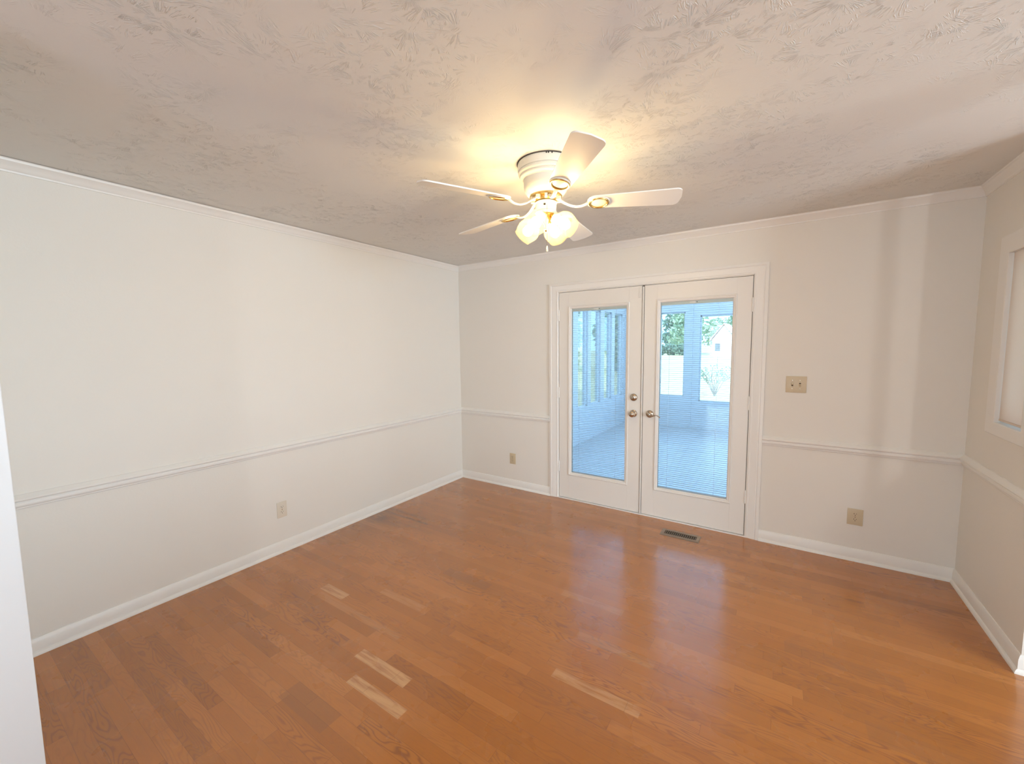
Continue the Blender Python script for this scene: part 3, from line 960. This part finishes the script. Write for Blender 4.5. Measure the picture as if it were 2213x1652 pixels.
def sun_window(axis, c0, c1, h, label):
    global n_w
    h0, h1, z0, z1 = h
    b = MB()
    t = .022
    def bx(s0, s1, q0, q1):
        if axis == 'y': b.box(c0, c1, s0, s1, q0, q1)
        else: b.box(s0, s1, c0, c1, q0, q1)
    bx(h0, h0 + t, z0, z1); bx(h1 - t, h1, z0, z1); bx(h0, h1, z0, z0 + t); bx(h0, h1, z1 - t, z1)
    zm = z0 + (z1 - z0) * .44
    o = struct(b.build('window_%d' % n_w, M['porch']), label, 'window')
    n_w += 1
    cm = (c0 + c1) / 2
    (MB().box(cm - .002, cm + .002, h0, h1, z0, z1) if axis == 'y' else MB().box(h0, h1, cm - .002, cm + .002, z0, z1)).build('glass_pane', M['glass'], o)
for i, h in enumerate(left_holes[3:]):
    sun_window('y', SX0 - .07, SX0 - .03, h, 'tall sunroom window through the left door, %s from the far corner' % ['fifth', 'fourth', 'third', 'second', 'first'][i])
for i, h in enumerate(far_holes[:4]):
    sun_window('x', SY1 + .03, SY1 + .07, h, ['far sunroom window nearest the corner behind the door stile', 'far sunroom window left of the batten post', 'far sunroom window right of the batten post', 'far sunroom window behind the right door stile'][i])

# ------------------------------------------------------------------ yard
GZ = -.5
struct(MB().box(-120, 90, .3, 160, GZ - .2, GZ).build('ground', M['lawn']), 'sunlit pale lawn beyond the sunroom windows', 'lawn')

def leaves_mesh(name, mat, n, blobs, size, seed):
    rnd = random.Random(seed)
    me = bpy.data.meshes.new(name)
    vs_, fs = [], []
    for _ in range(n):
        cx_, cy_, cz_, rx, ry, rz = rnd.choice(blobs)
        u = Vector((rnd.gauss(0, 1), rnd.gauss(0, 1), rnd.gauss(0, 1))).normalized() * (rnd.random() ** .4)
        p = Vector((cx_ + u.x * rx, cy_ + u.y * ry, cz_ + u.z * rz))
        a = Vector((rnd.gauss(0, 1), rnd.gauss(0, 1), rnd.gauss(0, 1))).normalized()
        c_ = a.cross(Vector((rnd.gauss(0, 1), rnd.gauss(0, 1), rnd.gauss(0, 1)))).normalized()
        s = size * (.6 + .8 * rnd.random())
        k = len(vs_)
        vs_ += [p - a * s, p + c_ * s * .5, p + a * s, p - c_ * s * .5]
        fs.append((k, k + 1, k + 2, k + 3))
    me.from_pydata([tuple(v) for v in vs_], [], fs)
    me.materials.append(mat)
    return me

def tree(x, y, h, r, mat, seed, label, group, n=2600, size=.16, trunk_r=.14, low=.22):
    root = empty('tree', (x, y, GZ), label, 'tree', group)
    rnd = random.Random(seed)
    blobs = []
    for _ in range(16):
        t = rnd.random()
        rr = r * (1 - .55 * t) * .8
        a = rnd.random() * 2 * PI
        blobs.append((math.cos(a) * rr * rnd.random(), math.sin(a) * rr * rnd.random(), h * (low + (1 - low - .1) * t), r * .45, r * .45, h * .13))
    me = leaves_mesh('foliage', mat, n, blobs, size, seed)
    o = bpy.data.objects.new('foliage', me)
    COL.objects.link(o)
    o.parent = root
    pts = [(0, 0, 0), (.05 * r, 0, h * .25), (-.03 * r, .04 * r, h * .55), (0, 0, h * .85)]
    tr = MB().tube(pts, [trunk_r, trunk_r * .8, trunk_r * .5, trunk_r * .15], 8).build('trunk', M['bark'], root, smooth=True)
    for k in range(4):
        a = rnd.random() * 2 * PI
        z = h * (.3 + .12 * k)
        b = MB().tube([(0, 0, z), (math.cos(a) * r * .3, math.sin(a) * r * .3, z + h * .08), (math.cos(a) * r * .65, math.sin(a) * r * .65, z + h * .13)], [trunk_r * .4, trunk_r * .25, trunk_r * .1], 6)
        b.build('branch', M['bark'], tr)
    return root
# row of leafy trees past the left sunroom windows
spots = [(-7.2, 28.8), (-12.6, 24.8), (-17.6, 21.4), (-22.4, 17.4), (-26.6, 12.6), (-30, 7.0)]
for i, (x, y) in enumerate(spots):
    tree(x, y, 12 + (i % 3), 2.7, M['leaf'], 20 + i, 'leafy green tree behind the left door glass, %s along the row' % names[i], 'trees past the left sunroom windows', n=9000, size=.26, low=.04)
far = [(-40, 84), (-26, 92), (-12, 88), (2, 97), (15, 90), (-19, 108), (-5, 112)]
for i, (x, y) in enumerate(far):
    tree(x, y, 15 + (i * 37 % 5), 6.0, M['leafdark'] if i % 2 else M['leaf'], 60 + i, 'distant bushy tree beyond the lawn, %s of the far group' % names[i], 'distant trees beyond the lawn', n=2600, size=.5, trunk_r=.35, low=.14)
# dark hedge
hx = bpy.data.objects.new('hedge', leaves_mesh('hedge', M['leafdark'], 3500, [(-26 + i * 2.2, 80 + (i % 3) * .6, GZ + 1.1, 1.6, 1.0, 1.1) for i in range(7)], .3, 5))
COL.objects.link(hx)
tag(hx, 'low dark hedge at the far edge of the lawn', 'hedge')
# small gabled house
hs = empty('house', (-5.0, 74.0, GZ), 'small pinkish gabled house beyond the lawn behind the right door', 'house')
ang = Matrix.Rotation(math.radians(-4), 4, 'Z')
MB().box(-1.75, 1.75, 0, 5, 0, 2.9).xform(ang).build('wall', M['siding'], hs)
b = MB()
o1 = [(-2.15, 2.65), (0, 5.4), (2.15, 2.65), (2.15, 2.85), (0, 5.62), (-2.15, 2.85)]
a_ = [b.bm.verts.new((x, -.3, z)) for x, z in o1]; c_ = [b.bm.verts.new((x, 5.3, z)) for x, z in o1]
b.bm.faces.new(a_); b.bm.faces.new(c_)
for i in range(6):
    j = (i + 1) % 6
    b.bm.faces.new((a_[i], a_[j], c_[j], c_[i]))
b.xform(ang).build('roof', M['shingle'], hs)
b = MB()
a_ = [b.bm.verts.new((x, .02, z)) for x, z in ((-1.75, 2.88), (1.75, 2.88), (0, 5.3))]; c_ = [b.bm.verts.new((x, .2, z)) for x, z in ((-1.75, 2.88), (1.75, 2.88), (0, 5.3))]
b.bm.faces.new(a_); b.bm.faces.new(c_)
for i in range(3):
    j = (i + 1) % 3
    b.bm.faces.new((a_[i], a_[j], c_[j], c_[i]))
b.xform(ang).build('gable', M['siding'], hs)
MB().box(-1.3, -.5, -.05, .02, .9, 2.2).xform(ang).build('window', M['glassdark'], hs)
MB().box(.3, 1.2, -.05, .02, 0, 2.2).xform(ang).build('door', M['vinyl'], hs)
# bare shrub nearer the sunroom
sb = empty('shrub', (1.0, 14.0, GZ), 'sparse bare shrub on the lawn behind the right door glass', 'shrub')
rnd = random.Random(3)
bb = MB()
for i in range(16):
    a = rnd.random() * 2 * PI
    l = .7 + rnd.random() * .6
    p0 = Vector((0, 0, 0))
    p1 = Vector((math.cos(a) * .3 * l, math.sin(a) * .3 * l, .6 * l))
    p2 = p1 + Vector((math.cos(a + .4) * .45 * l, math.sin(a + .4) * .45 * l, .35 * l))
    bb.tube([p0, p1, p2], [.014, .010, .005], 5)
bb.build('branches', M['bark'], sb)
o = bpy.data.objects.new('foliage', leaves_mesh('foliage', M['leafdark'], 260, [(0, 0, .9, .7, .7, .35)], .05, 9))
COL.objects.link(o)
o.parent = sb
